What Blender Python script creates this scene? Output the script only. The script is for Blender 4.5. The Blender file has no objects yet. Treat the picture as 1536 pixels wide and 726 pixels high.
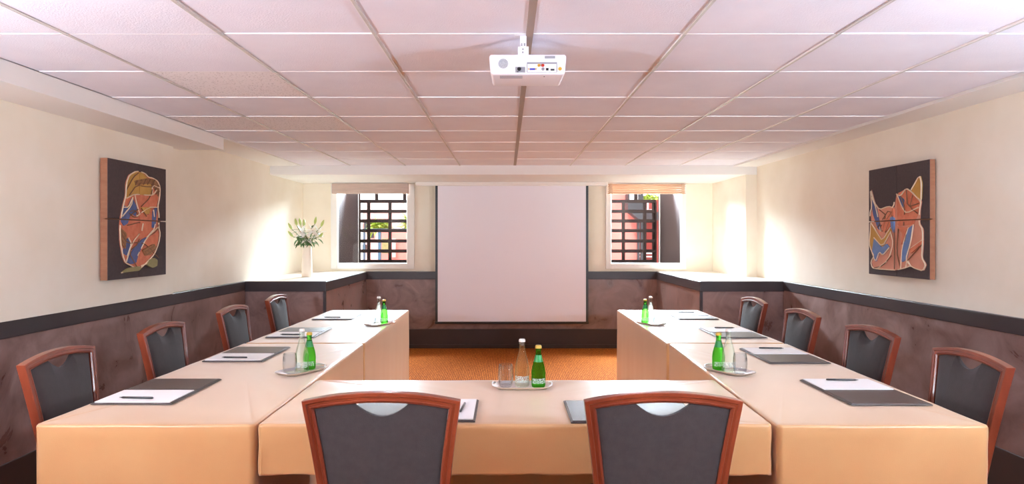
import bpy, bmesh, math, random
from mathutils import Vector, Matrix
random.seed(7)
C = bpy.context.scene.collection
PI = math.pi

# ------------------------------------------------------------------ colour / material helpers
def lin(c):
    return tuple(((v/255)/12.92 if v/255 <= .04045 else (((v/255)+.055)/1.055)**2.4) for v in c) + (1,)

class NT:
    def __init__(s, name):
        m = bpy.data.materials.new(name); m.use_nodes = True
        s.m = m; s.t = m.node_tree; s.t.nodes.clear()
        s.out = s.n('ShaderNodeOutputMaterial')
    def n(s, kind, **kw):
        nd = s.t.nodes.new(kind)
        for k, v in kw.items():
            if k in nd.inputs.keys(): nd.inputs[k].default_value = v
            else: setattr(nd, k, v)
        return nd
    def l(s, a, b): s.t.links.new(a, b)

def mat(name, col, rough=.5, metal=0, var=None, scale=5, detail=4, bump=0, bscale=80, spec=.5, coat=0, sheen=0,
        stretch=None, rvar=None, dist=0):
    """principled material; var = second colour blended by noise"""
    k = NT(name)
    p = k.n('ShaderNodeBsdfPrincipled')
    p.inputs['Roughness'].default_value = rough; p.inputs['Metallic'].default_value = metal
    p.inputs['Specular IOR Level'].default_value = spec
    p.inputs['Coat Weight'].default_value = coat; p.inputs['Coat Roughness'].default_value = .12
    p.inputs['Sheen Weight'].default_value = sheen
    p.inputs['Base Color'].default_value = lin(col)
    tc = k.n('ShaderNodeTexCoord'); mp = k.n('ShaderNodeMapping'); k.l(tc.outputs['Object'], mp.inputs['Vector'])
    if stretch: mp.inputs['Scale'].default_value = stretch
    if var:
        nz = k.n('ShaderNodeTexNoise', Scale=scale, Detail=detail, Roughness=.6, Distortion=dist)
        k.l(mp.outputs[0], nz.inputs['Vector'])
        rp = k.n('ShaderNodeValToRGB'); e = rp.color_ramp.elements
        e[0].position = .32; e[1].position = .7; e[0].color = lin(col); e[1].color = lin(var)
        k.l(nz.outputs['Fac'], rp.inputs[0]); k.l(rp.outputs[0], p.inputs['Base Color'])
        if rvar:
            mr = k.n('ShaderNodeMapRange'); mr.inputs['To Min'].default_value = rvar[0]; mr.inputs['To Max'].default_value = rvar[1]
            mr.inputs['From Min'].default_value = .3; mr.inputs['From Max'].default_value = .7
            k.l(nz.outputs['Fac'], mr.inputs[0]); k.l(mr.outputs[0], p.inputs['Roughness'])
    if bump:
        nb = k.n('ShaderNodeTexNoise', Scale=bscale, Detail=3); k.l(mp.outputs[0], nb.inputs['Vector'])
        b = k.n('ShaderNodeBump', Strength=bump, Distance=.01); k.l(nb.outputs['Fac'], b.inputs['Height'])
        k.l(b.outputs[0], p.inputs['Normal'])
    k.l(p.outputs[0], k.out.inputs[0])
    return k.m

def emis(name, col, s):
    k = NT(name); e = k.n('ShaderNodeEmission', Strength=s); e.inputs[0].default_value = lin(col); k.l(e.outputs[0], k.out.inputs[0]); return k.m

def thin_glass(name, tint=(255, 255, 255), refl=.5, rough=0.0):
    k = NT(name)
    tr = k.n('ShaderNodeBsdfTransparent'); tr.inputs[0].default_value = lin(tint)
    gl = k.n('ShaderNodeBsdfGlossy', Roughness=rough)
    lw = k.n('ShaderNodeLayerWeight', Blend=.5)
    pw = k.n('ShaderNodeMath', operation='POWER'); pw.inputs[1].default_value = 3 if refl < .6 else 2.2; k.l(lw.outputs['Facing'], pw.inputs[0])
    mu = k.n('ShaderNodeMath', operation='MULTIPLY_ADD'); mu.inputs[1].default_value = refl; mu.inputs[2].default_value = .012
    k.l(pw.outputs[0], mu.inputs[0])
    mx = k.n('ShaderNodeMixShader'); k.l(mu.outputs[0], mx.inputs[0]); k.l(tr.outputs[0], mx.inputs[1]); k.l(gl.outputs[0], mx.inputs[2])
    k.l(mx.outputs[0], k.out.inputs[0]); return k.m

def bottle_glass(name, col, tcol, mixf=.55):
    k = NT(name)
    g = k.n('ShaderNodeBsdfGlass', IOR=1.3, Roughness=.02); g.inputs[0].default_value = lin(col)
    tr = k.n('ShaderNodeBsdfTransparent'); tr.inputs[0].default_value = lin(tcol)
    mx = k.n('ShaderNodeMixShader'); mx.inputs[0].default_value = mixf
    k.l(tr.outputs[0], mx.inputs[1]); k.l(g.outputs[0], mx.inputs[2]); k.l(mx.outputs[0], k.out.inputs[0]); return k.m

def print_mat():
    k = NT('silver_print'); tr = k.n('ShaderNodeBsdfTransparent'); d = k.n('ShaderNodeBsdfDiffuse'); d.inputs[0].default_value = lin((225, 236, 226))
    tc = k.n('ShaderNodeTexCoord'); nz = k.n('ShaderNodeTexNoise', Scale=260, Detail=2); k.l(tc.outputs['Object'], nz.inputs['Vector'])
    mr = k.n('ShaderNodeMapRange'); mr.inputs['From Min'].default_value = .4; mr.inputs['From Max'].default_value = .6; mr.inputs['To Min'].default_value = .05; mr.inputs['To Max'].default_value = .75
    k.l(nz.outputs['Fac'], mr.inputs[0]); mx = k.n('ShaderNodeMixShader'); k.l(mr.outputs[0], mx.inputs[0]); k.l(tr.outputs[0], mx.inputs[1]); k.l(d.outputs[0], mx.inputs[2])
    k.l(mx.outputs[0], k.out.inputs[0]); return k.m
def carpet_mat():
    k = NT('orange_carpet'); p = k.n('ShaderNodeBsdfPrincipled', Roughness=.95)
    p.inputs['Specular IOR Level'].default_value = .1
    tc = k.n('ShaderNodeTexCoord')
    w = k.n('ShaderNodeTexWave', Scale=17, Distortion=3.5, Detail=2); w.inputs['Detail Scale'].default_value = 2.6
    k.l(tc.outputs['Object'], w.inputs['Vector'])
    v = k.n('ShaderNodeTexVoronoi', Scale=62); k.l(tc.outputs['Object'], v.inputs['Vector'])
    m = k.n('ShaderNodeMath', operation='MULTIPLY'); k.l(w.outputs['Fac'], m.inputs[0]); k.l(v.outputs['Distance'], m.inputs[1])
    rp = k.n('ShaderNodeValToRGB'); e = rp.color_ramp.elements
    e[0].color = lin((120, 56, 22)); e[1].color = lin((208, 120, 50)); e[0].position = .0; e[1].position = .55
    k.l(m.outputs[0], rp.inputs[0]); k.l(rp.outputs[0], p.inputs['Base Color'])
    b = k.n('ShaderNodeBump', Strength=.5, Distance=.006); k.l(m.outputs[0], b.inputs['Height']); k.l(b.outputs[0], p.inputs['Normal'])
    k.l(p.outputs[0], k.out.inputs[0]); return k.m

def perforated_mat():
    k = NT('perforated_tile'); p = k.n('ShaderNodeBsdfPrincipled', Roughness=.9)
    tc = k.n('ShaderNodeTexCoord'); v = k.n('ShaderNodeTexVoronoi', Scale=75); k.l(tc.outputs['Object'], v.inputs['Vector'])
    nz = k.n('ShaderNodeTexNoise', Scale=60, Detail=3); k.l(tc.outputs['Object'], nz.inputs['Vector'])
    ad = k.n('ShaderNodeMath', operation='MULTIPLY'); k.l(v.outputs['Distance'], ad.inputs[0]); k.l(nz.outputs['Fac'], ad.inputs[1])
    rp = k.n('ShaderNodeValToRGB'); e = rp.color_ramp.elements
    e[0].color = lin((188, 180, 178)); e[1].color = lin((242, 236, 236)); e[0].position = .05; e[1].position = .17
    k.l(ad.outputs[0], rp.inputs[0]); k.l(rp.outputs[0], p.inputs['Base Color']); k.l(p.outputs[0], k.out.inputs[0]); return k.m

def grille_mat():
    k = NT('speaker_grille_holes'); p = k.n('ShaderNodeBsdfPrincipled', Roughness=.5)
    tc = k.n('ShaderNodeTexCoord'); v = k.n('ShaderNodeTexVoronoi', Scale=330); v.inputs['Randomness'].default_value = .15
    k.l(tc.outputs['Object'], v.inputs['Vector'])
    rp = k.n('ShaderNodeValToRGB'); e = rp.color_ramp.elements
    e[0].color = lin((70, 68, 72)); e[1].color = lin((205, 205, 208)); e[0].position = .3; e[1].position = .42
    k.l(v.outputs['Distance'], rp.inputs[0]); k.l(rp.outputs[0], p.inputs['Base Color']); k.l(p.outputs[0], k.out.inputs[0]); return k.m

M = dict(
    plaster=mat('cream_plaster', (246, 237, 220), .75, var=(238, 226, 205), scale=1.6, bump=.08, bscale=14),
    white=mat('white_paint', (240, 236, 230), .6, bump=.04, bscale=30),
    tile=mat('ceiling_tile', (241, 237, 244), .85, var=(235, 230, 238), scale=3, bump=.25, bscale=160),
    perf=perforated_mat(),
    bar=mat('grey_tee_bar', (196, 188, 186), .4, .2, var=(220, 214, 206), scale=9, detail=6),
    barw=mat('white_bar_highlight', (250, 246, 242), .4),  # white for long-bar edges and for the painted tile-edge highlights
    barc=mat('taupe_bar', (160, 142, 128), .5),
    wains=mat('brown_stucco', (112, 83, 75), .3, var=(158, 127, 120), scale=4, detail=7, bump=.22, bscale=9, rvar=(.24, .5), dist=.9, spec=.6),
    rail=mat('dark_rail', (52, 40, 42), .35, var=(60, 48, 48), scale=3, spec=.5),
    base=mat('dark_skirting', (58, 38, 32), .5, var=(66, 46, 40), scale=2),
    ledge=mat('white_ledge', (240, 232, 222), .28),
    carpet=carpet_mat(),
    cloth=mat('peach_satin_cloth', (208, 160, 107), .3, var=(203, 152, 100), scale=3, sheen=.38, bump=.05, bscale=260, spec=.55),
    wood=mat('mahogany', (148, 70, 44), .3, var=(108, 44, 28), scale=6, stretch=(1, 1, .18), detail=7, coat=.35),
    uph=mat('charcoal_upholstery', (59, 51, 51), .85, var=(52, 44, 44), scale=40, bump=.3, bscale=420, sheen=.1),
    dark=mat('black_plastic', (26, 24, 26), .35),
    leather=mat('brown_leather', (84, 70, 66), .36, var=(74, 60, 56), scale=30, bump=.25, bscale=260, spec=.6),
    paper=mat('paper', (246, 242, 240), .6),
    pen=mat('black_pen', (30, 28, 30), .3),
    chrome=mat('silver', (250, 248, 246), .35, .6),
    steel=mat('brushed_steel', (190, 186, 182), .3, .9),
    screen=mat('screen_fabric', (240, 237, 246), .9),
    proj=mat('projector_white', (244, 240, 244), .32),
    grey=mat('port_grey', (150, 146, 150), .5),
    blue=mat('port_blue', (70, 70, 170), .4), red=mat('port_red', (200, 60, 40), .4), yellow=mat('port_yellow', (214, 168, 60), .4),
    grille=grille_mat(),
    blindw=mat('blind_pinewood', (224, 190, 160), .55, var=(208, 170, 140), scale=8, stretch=(1, 1, 14)),
    blindg=mat('blind_taupe', (196, 172, 160), .6, var=(214, 190, 176), scale=4, stretch=(1, 1, 10)),
    lattice=mat('dark_lattice_wood', (30, 15, 12), .7, var=(38, 20, 16), scale=5, spec=.2),
    reveal=mat('reveal_board', (50, 31, 28), .7, var=(42, 25, 23), scale=2, stretch=(3, 1, .3)),
    pane=thin_glass('window_pane', (255, 255, 255), .25),
    tumbler=thin_glass('tumbler_glass', (246, 248, 250), 1.0, .02),
    clear=bottle_glass('clear_bottle_glass', (244, 250, 246), (246, 252, 246), .3),
    green=bottle_glass('green_bottle_glass', (150, 230, 130), (150, 222, 120), .42),
    label=mat('green_label', (30, 130, 62), .4), label2=print_mat(),
    gold=mat('gold_cap', (226, 190, 90), .35, .4), capw=mat('white_cap', (238, 230, 222), .4),
    vase=mat('ivory_ceramic', (240, 224, 206), .5), stem=mat('stem_green', (96, 130, 62), .5),
    leaf=mat('leaf_green', (74, 104, 56), .5, var=(104, 136, 76), scale=20), bud=mat('bud_green', (178, 196, 96), .5, var=(206, 216, 140), scale=14),
    petal=mat('lily_petal', (252, 250, 244), .5), anther=mat('anther', (196, 120, 50), .6),
    arts=mat('art_ground', (70, 56, 56), .85, var=(80, 65, 63), scale=60, bump=.3, bscale=200),
    artw=mat('art_edge_wood', (150, 96, 66), .6, var=(164, 110, 78), scale=12, stretch=(1, 1, 4)),
    cord=mat('cord', (232, 206, 174), .7), cordd=mat('cord_brown', (128, 88, 60), .7),
    a_or=mat('art_orange', (208, 116, 84), .8, var=(224, 140, 106), scale=20), a_bl=mat('art_blue', (84, 96, 140), .8, var=(98, 112, 156), scale=20),
    a_bl2=mat('art_light_blue', (104, 130, 178), .8, var=(120, 146, 190), scale=20),
    a_oc=mat('art_ochre', (206, 160, 84), .8, var=(196, 148, 72), scale=20), a_br=mat('art_brown', (136, 92, 58), .8, var=(170, 124, 84), scale=60),
    a_pk=mat('art_pink', (226, 158, 132), .8, var=(214, 150, 124), scale=14), a_ol=mat('art_olive', (142, 132, 84), .8, var=(160, 148, 100), scale=14),
    pink=mat('pink_render', (224, 122, 112), .9, var=(230, 134, 122), scale=2), dred=mat('dark_red_render', (138, 58, 52), .9), pinkl=mat('pale_pink_render', (246, 196, 190), .9),
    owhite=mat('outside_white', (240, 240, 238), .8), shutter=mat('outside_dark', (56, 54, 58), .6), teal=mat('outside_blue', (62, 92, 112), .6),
    pave=mat('paving', (196, 180, 170), .9), rooft=mat('roof_tile', (150, 110, 104), .8), foliage=mat('foliage', (176, 196, 70), .7, var=(120, 150, 56), scale=6),
    trunk=mat('bark', (96, 78, 60), .9), car=mat('white_car', (225, 228, 232), .3),
    under=mat('table_wood', (120, 84, 60), .6), tleg=mat('table_metal', (90, 84, 82), .4, .7),
)

# ------------------------------------------------------------------ mesh helpers
def mesh(name, bm, m, parent=None, smooth=False, kind=None):
    me = bpy.data.meshes.new(name)
    bmesh.ops.recalc_face_normals(bm, faces=bm.faces)
    bm.to_mesh(me); bm.free()
    for x in (m if isinstance(m, (list, tuple)) else [m]): me.materials.append(M[x])
    if smooth is True:
        for p in me.polygons: p.use_smooth = True
    o = bpy.data.objects.new(name, me); C.objects.link(o)
    if smooth and smooth is not True:
        for p in me.polygons: p.use_smooth = True
        es = me.edges
        bm2 = bmesh.new(); bm2.from_mesh(me)
        for e in bm2.edges:
            if len(e.link_faces) == 2 and e.calc_face_angle(0) > math.radians(smooth): e.smooth = False
        bm2.to_mesh(me); bm2.free()
    if parent: o.parent = parent
    if kind: o['kind'] = kind
    return o
def struct(name, bm, m, parent=None, smooth=False):
    return mesh(name, bm, m, parent, smooth, kind=None if parent else 'structure')
def tag(o, label, cat, group=None):
    o['label'] = label; o['category'] = cat
    if group: o['group'] = group
    return o
def thing(name, label, cat, loc=(0, 0, 0), rz=0, group=None):
    o = bpy.data.objects.new(name, None); o.empty_display_size = .05; C.objects.link(o)
    o.location = loc; o.rotation_euler = (0, 0, rz); return tag(o, label, cat, group)
def dup(root, loc, rz, label, group=None):
    def cp(o, par):
        c = o.copy(); C.objects.link(c); c.parent = par
        for ch in o.children: cp(ch, c)
        return c
    r = cp(root, None); r.location = loc; r.rotation_euler = (0, 0, rz); r['label'] = label
    if group: r['group'] = group
    return r
def box(bm, x0, x1, y0, y1, z0, z1, mi=0, bev=0):
    vs = [bm.verts.new((x, y, z)) for x in (x0, x1) for y in (y0, y1) for z in (z0, z1)]
    fs = [bm.faces.new([vs[i] for i in f]) for f in ((0, 1, 3, 2), (4, 6, 7, 5), (0, 4, 5, 1), (2, 3, 7, 6), (0, 2, 6, 4), (1, 5, 7, 3))]
    for f in fs: f.material_index = mi
    if bev:
        es = list({e for f in fs for e in f.edges})
        r = bmesh.ops.bevel(bm, geom=es, offset=bev, segments=2, affect='EDGES', profile=.5)
        for f in r['faces']: f.material_index = mi
    return vs
def B(*a, bev=0):
    bm = bmesh.new(); box(bm, *a, bev=bev); return bm
def boxes(lst, bev=0):
    bm = bmesh.new()
    for a in lst: box(bm, *a, bev=bev)
    return bm
def tube(bm, pts, r, n=8, cap=True, mi=0):
    pts = [Vector(p) for p in pts]; rings = []
    rr = r if isinstance(r, (list, tuple)) else [r]*len(pts)
    up = Vector((0, 0, 1)); prev = None
    for i, p in enumerate(pts):
        d = (pts[min(i+1, len(pts)-1)] - pts[max(i-1, 0)]).normalized()
        a = prev if prev is not None else (up if abs(d.dot(up)) < .95 else Vector((1, 0, 0)))
        s = d.cross(a).normalized(); t = s.cross(d).normalized(); prev = t
        rings.append([bm.verts.new(p + (s*math.cos(2*PI*k/n) + t*math.sin(2*PI*k/n))*rr[i]) for k in range(n)])
    for a, b in zip(rings, rings[1:]):
        for k in range(n):
            f = bm.faces.new((a[k], a[(k+1) % n], b[(k+1) % n], b[k])); f.material_index = mi
    if cap:
        for q in (rings[0], rings[-1]):
            f = bm.faces.new(q); f.material_index = mi
def lathe(bm, prof, n=28, mi=0, cx=0, cy=0):
    rings = []
    for r, z in prof:
        if r < 1e-5: rings.append([bm.verts.new((cx, cy, z))])
        else: rings.append([bm.verts.new((cx + r*math.cos(2*PI*k/n), cy + r*math.sin(2*PI*k/n), z)) for k in range(n)])
    for a, b in zip(rings, rings[1:]):
        for k in range(n):
            k2 = (k+1) % n
            vs = [a[0]] if len(a) == 1 else [a[k], a[k2]]
            vs += [b[0]] if len(b) == 1 else [b[k2], b[k]]
            if len(vs) > 2: f = bm.faces.new(vs); f.material_index = mi
def prism(bm, pts, z0, z1):
    a = [bm.verts.new((x, y, z0)) for x, y in pts]; b = [bm.verts.new((x, y, z1)) for x, y in pts]; n = len(pts)
    bm.faces.new(a); bm.faces.new(b)
    for i in range(n): bm.faces.new((a[i], a[(i+1) % n], b[(i+1) % n], b[i]))

# ------------------------------------------------------------------ room constants (metres; camera at y=0)
XL, XLN, XR = -2.63, -2.56, 2.75
XLW, XRW = -2.58, 2.73            # wainscot faces
YB, YR = 8.72, -2.6
H = 2.2
RT = .973                          # rail top
YL = 6.73                          # ledge fronts
# floor
struct('floor', B(XL-.3, XR+.3, YR-.2, YB+.2, -.1, 0), 'carpet')

# ---- left wall
wl = struct('wall_left', boxes([(XL-.2, XL, YR-.2, YB+.3, 0, H+.15), (XL, XLN, YR, 5.24, RT, H), (XL, -2.6, 5.24, YB, RT, 2.0955), (XL, -2.6, 5.24, 7.5, 2.0955, H)]), 'plaster')
def wainscot(parent, lst, lr, lb):
    mesh('wainscot', boxes(lst), 'wains', parent)
    mesh('chair_rail', boxes(lr, bev=.004), 'rail', parent)
wainscot(wl, [(XL, XLW, YR, YL, .24, RT-.09)], [(XL, XLW+.008, YR, YL+.008, RT-.09, RT)], None)
struct('baseboard_left', boxes([(XL, XLW+.006, YR, YL, 0, .24)], bev=.003), 'base')
# beam along the left wall
struct('trim_1', boxes([(XLN, -2.25, YR, 5.43, 2.1, H), (XL, XLN, 5.24, 5.43, 2.1, H)], bev=.003), 'white')
# ---- right wall
wr = struct('wall_right', boxes([(XR, XR+.2, YR-.2, YB+.3, 0, H+.15), (2.63, XR, 7.5, YB, RT, 2.0955)]), 'plaster')
wainscot(wr, [(XRW, XR, YR, YL, .24, RT-.09)], [(XRW-.008, XR, YR, YL+.008, RT-.09, RT)], None)
struct('baseboard_right', boxes([(XRW-.006, XR, YR, YL, 0, .24)], bev=.003), 'base')
# ---- back wall with two window holes
W1 = (-2.16, -1.27, 1.075, 2.09); W2 = (1.33, 2.23, 1.075, 2.09)
def holed(y0, y1):
    l = []
    x = XL
    for w in (W1, W2):
        l.append((x, w[0], y0, y1, 0, H+.15)); l.append((w[0], w[1], y0, y1, 0, w[2])); l.append((w[0], w[1], y0, y1, w[3], H+.15)); x = w[1]
    l.append((x, XR, y0, y1, 0, H+.15)); return l
wb = struct('wall_back', boxes(holed(YB, YB+.06)), 'plaster')
LX, RX = -1.79, 1.915             # ledge inner sides
wainscot(wb, [(LX, RX, YB-.02, YB, .24, RT-.09)], [(LX-.008, RX+.008, YB-.03, YB, RT-.1, RT)], None)
struct('baseboard_back', boxes([(LX, RX, YB-.045, YB, 0, .24), (LX, RX, YB-.06, YB, 0, .05)], bev=.003), 'base')
struct('trim_2', B(.4, .402, YB-.0215, YB-.02, .24, RT-.1), 'rail')
# ---- rear wall behind the camera with a glowing pane added to light the room
struct('wall_rear', boxes([(XL-.2, XR+.2, YR-.2, YR, 0, .55), (XL-.2, XR+.2, YR-.2, YR, 2.1, H+.15), (XL-.2, -2.2, YR-.2, YR, .55, 2.1), (2.3, XR+.2, YR-.2, YR, .55, 2.1)]), 'plaster')
w3 = struct('fill_light_frame', boxes([(-2.2, 2.3, YR-.08, YR+.02, .55, .6), (-2.2, 2.3, YR-.08, YR+.02, 2.05, 2.1), (-2.2, -2.15, YR-.08, YR+.02, .6, 2.05), (2.25, 2.3, YR-.08, YR+.02, .6, 2.05), (.02, .08, YR-.08, YR+.02, .6, 2.05)]), 'white')
M['fillpane'] = emis('added_fill_pane', (214, 228, 255), .6)
mesh('window_pane', B(-2.15, 2.25, YR-.06, YR-.05, .6, 2.05), 'fillpane', w3)  # unseen glowing pane, added as soft fill from behind the camera

# ---- ledges (boxed-in radiators)
def ledge(name, x0, x1, side):
    t = struct(name, B(x0, x1, YL+.02, YB, 0, RT-.1), 'wains')
    # top slab white, dark rail on its exposed edges
    inner = x1 if side < 0 else x0
    if side < 0:
        top = (x0, x1-.012, YL+.012, YB, RT-.1, RT)
        rl = [(x0, x1+.01, YL-.012, YL+.01, RT-.1, RT), (x1-.01, x1+.01, YL+.01, YB, RT-.1, RT-.004)]
        bs = [(x0, x1+.01, YL+.004, YL+.03, 0, .24), (x1-.01, x1+.012, YL+.03, YB, 0, .24)]
        cr = (x1-.02, x1+.006, YL+.006, YL+.03, .24, RT-.1)
    else:
        top = (x0+.012, x1, YL+.012, YB, RT-.1, RT)
        rl = [(x0-.01, x1, YL-.012, YL+.01, RT-.1, RT), (x0-.01, x0+.01, YL+.01, YB, RT-.1, RT-.004)]
        bs = [(x0-.01, x1, YL+.004, YL+.03, 0, .24), (x0-.012, x0+.01, YL+.03, YB, 0, .24)]
        cr = (x0-.006, x0+.02, YL+.006, YL+.03, .24, RT-.1)
    mesh('ledge_top', B(*top, bev=.002), 'ledge', t)
    mesh('ledge_rail', boxes(rl, bev=.003), 'rail', t)
    mesh('ledge_skirting', boxes(bs), 'base', t)
    mesh('corner_bead', B(*cr), 'rail', t)
ledge('trim_3', XL, LX, -1)
ledge('trim_4', RX, XR, 1)

# ---- ceiling
bars = [-2.25, -1.72, -1.115, -.515, .09, .695, 1.295, 1.895, 2.49]
rows = [2.67 + .604*k for k in range(-9, 8)] + [7.5]
ce = struct('ceiling', boxes([(XL-.2, XR+.2, YR-.2, YB+.3, H+.04, H+.15), (2.49, XR, YR, 7.5, H-.018, H+.04), (-2.25-.38, -2.25, 5.43, 7.5, H-.01, H+.04)]), 'white')
perf = {(1, 10), (0, 12), (1, 12)}
bt = bmesh.new(); bp = bmesh.new()
for i in range(len(bars)-1):
    for j in range(len(rows)-1):
        x0, x1, y0, y1 = bars[i]+.004, bars[i+1]-.004, rows[j]+.003, rows[j+1]-.002
        t = bp if (i, j) in perf else bt
        dz = random.uniform(-.0015, .0015)
        vs = box(t, x0, x1, y0, y1, H+dz, H+.03)
        for v in vs:
            if v.co.z < H+.01: v.co.z += random.uniform(-.0012, .0012)
mesh('ceiling_tiles', bt, 'tile', ce); mesh('perforated_ceiling_tiles', bp, 'perf', ce)
bg = bmesh.new(); bw = bmesh.new(); bc = bmesh.new()
for i, x in enumerate(bars[1:-1], 1):
    if i == 4: box(bc, x-.014, x+.014, YR, 7.5, H-.004, H+.02)
    else:
        for j in range(len(rows)-1):
            o = random.uniform(-.002, .002)
            box(bg, x-.007+o, x+.007+o, rows[j]+.002, rows[j+1]-.002, H-.006, H+.02)
        box(bw, x-.008, x-.0062, YR, 7.5, H-.007, H+.02)
for j in range(1, len(rows)-1):
    for i in range(len(bars)-1):
        box(bw, bars[i]+.01, bars[i+1]-.01, rows[j]-.0025, rows[j]+.0025, H-.0028, H+.02)  # white strips painted as the highlight on the lit tile edges
mesh('tee_bars', bg, 'bar', ce); mesh('white_edges_highlights', bw, 'barw', ce); mesh('centre_bar', bc, 'barc', ce)
# soffit over the windows
struct('trim_5', boxes([(XL, XR, 7.5, YB, 2.096, H+.04)], bev=.002), 'white')

# ---- windows: white frames, panes
def window(name, w, fx0, fx1):
    gx0, gx1, gz0, gz1 = w
    y0 = YB-.03
    t = struct(name, boxes([(fx0, gx0+.0, y0, YB, 1.005, 2.09), (gx1, fx1, y0, YB, 1.005, 2.09), (gx0, gx1, y0, YB, 1.005, 1.075)], bev=.004), 'white')
    s = .008
    mesh('window_sash', boxes([(gx0, gx0+s, YB+.0, YB+.03, gz0, gz1), (gx1-s, gx1, YB+.0, YB+.03, gz0, gz1), (gx0+s, gx1-s, YB, YB+.03, gz0, gz0+s), (gx0+s, gx1-s, YB, YB+.03, gz1-s, gz1)], bev=.003), 'white', t)
    mesh('window_pane', B(gx0+s, gx1-s, YB+.012, YB+.018, gz0+s, gz1-s), 'pane', t)
window('window_1', W1, -2.24, -1.175)
window('window_2', W2, 1.262, 2.285)
# reveals beyond
def reveal(name, w, side):
    x0, x1 = w[0]+.004, w[1]-.004
    yo = 10.02
    bx = [(x0-.3, x1+.3, YB+.06, yo, .75, .95)]
    t = struct(name, boxes([(x0-.1, x0, YB+.0605, yo, .95, 2.45), (x1, x1+.1, YB+.0605, yo, .95, 2.45)]), 'reveal')
    mesh('outer_sill', boxes(bx), 'pave', t)
    mesh('added_sun_cover', B(x0-.1, x1+.1, YB+.0605, 10.02, 2.45, 2.55), 'reveal', t)  # unseen cover, added to keep the sun off lattice and boards
reveal('trim_6', W1, -1); reveal('trim_7', W2, 1)
def px(x, d): return (x-760)*d/1024
def pz(y, d): return 1.4-(y-357)*d/1024
def lattice(xs, x0, x1, stubs, label):
    d = 9.95
    t = thing('window_lattice', label, 'lattice', (px((x0+x1)/2, d), d, .95))
    ox, oz = t.location.x, t.location.z
    hb = []; vb = []
    for y in (302, 317, 331.5, 346, 361.5, 376.5, 392): hb.append((px(x0, d)-ox, px(x1, d)-ox, -.012, .012, pz(y, d)-.024-oz, pz(y, d)+.024-oz))
    for x in xs: vb.append((px(x, d)-.024-ox, px(x, d)+.024-ox, -.01, .01, .0, pz(302, d)-oz))
    for x, a, b in stubs: vb.append((px(x, d)-.022-ox, px(x, d)+.022-ox, -.016, .016, pz(b, d)-oz, pz(a, d)-oz))
    mesh('horizontal_bars', boxes(hb, bev=.003), 'lattice', t)
    mesh('vertical_bars', boxes(vb, bev=.003), 'lattice', t)
    mesh('top_bar', B(px(x0, d)-ox, px(x1, d)-ox, -.02, .02, 2.2-oz, 2.24-oz), 'lattice', t)
    return t
lattice((536.5, 538.5, 553, 585, 616), 536, 622, ((565, 270, 302), (607, 270, 302), (538, 270, 302)), 'dark wooden lattice outside the left window, beside the potted lilies')
lattice((903, 935, 967, 980.5, 982.5), 898, 984, ((954, 270, 302),), 'dark wooden lattice outside the right window, before the pink facade')
# white strips painted as the light coming between reveal and lattice
struct('light_gap_right', boxes([(2.213, 2.2255, 9.90, 9.925, .95, 2.2)]), 'owhite')
struct('light_gap_left', boxes([(-2.1555, -2.149, 9.90, 9.925, .95, 2.2)]), 'owhite')

# ---- blinds
def blind(x0, x1, label, style):
    t = thing('roller_blind', label, 'blind', ((x0+x1)/2, YB-.07, 1.955)); w = (x1-x0)/2
    if style:
        bm = bmesh.new()
        for k in range(9):
            z = .004+k*.014; o = (.0, .009, .003, .013, .005, .011, .002, .008, .0)[k]; box(bm, -w+o, w-o*.6, -.036+o*1.6, .03, z, z+.0105, bev=.003)
        mesh('folded_slats', bm, 'blindw', t)
        for q in (-w+.02, w-.05): mesh('side_band', B(q, q+.03, -.036, -.03, 0, .13), 'blindw', t)
    else:
        mesh('blind_roll', B(-w, w, -.04, .03, .005, .135, bev=.008), 'blindg', t)
        bm = bmesh.new()
        for k in range(6): box(bm, -w+.004, w-.004, -.044, -.04, .012+k*.021, .027+k*.021, bev=.002)
        mesh('folded_slats', bm, 'blindg', t)
    mesh('head_rail', B(-w, w, -.02, .035, .1345 if not style else .131, .141), 'white', t)
blind(px(497, 8.6), px(612, 8.6), 'rolled up taupe blind above the left window', 0)
blind(px(913, 8.6), px(1029, 8.6), 'rolled up pale wooden slat blind above the right window', 1)

# ------------------------------------------------------------------ projection screen
D = 8.5
sx0, sx1 = px(653, D), px(882.5, D)
st = thing('projection_screen', 'white pull down projection screen with black borders on the back wall', 'screen', ((sx0+sx1)/2, D, pz(486, D)))
sw = (sx1-sx0)/2; sh = 2.05-st.location.z
mesh('screen_fabric', B(-sw+.03, sw-.03, -.002, .002, .03, sh), 'screen', st)
for q in (-sw, sw-.03): mesh('black_border', B(q, q+.03, -.003, .003, .03, sh), 'dark', st)
mesh('bottom_bar', B(-sw-.005, sw+.005, -.012, .012, 0, .03, bev=.006), 'dark', st)
mesh('screen_housing', B(px(624, D)-st.location.x, px(911, D)-st.location.x, -.06, .07, sh, 2.0955-st.location.z, bev=.008), 'white', st)

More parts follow.
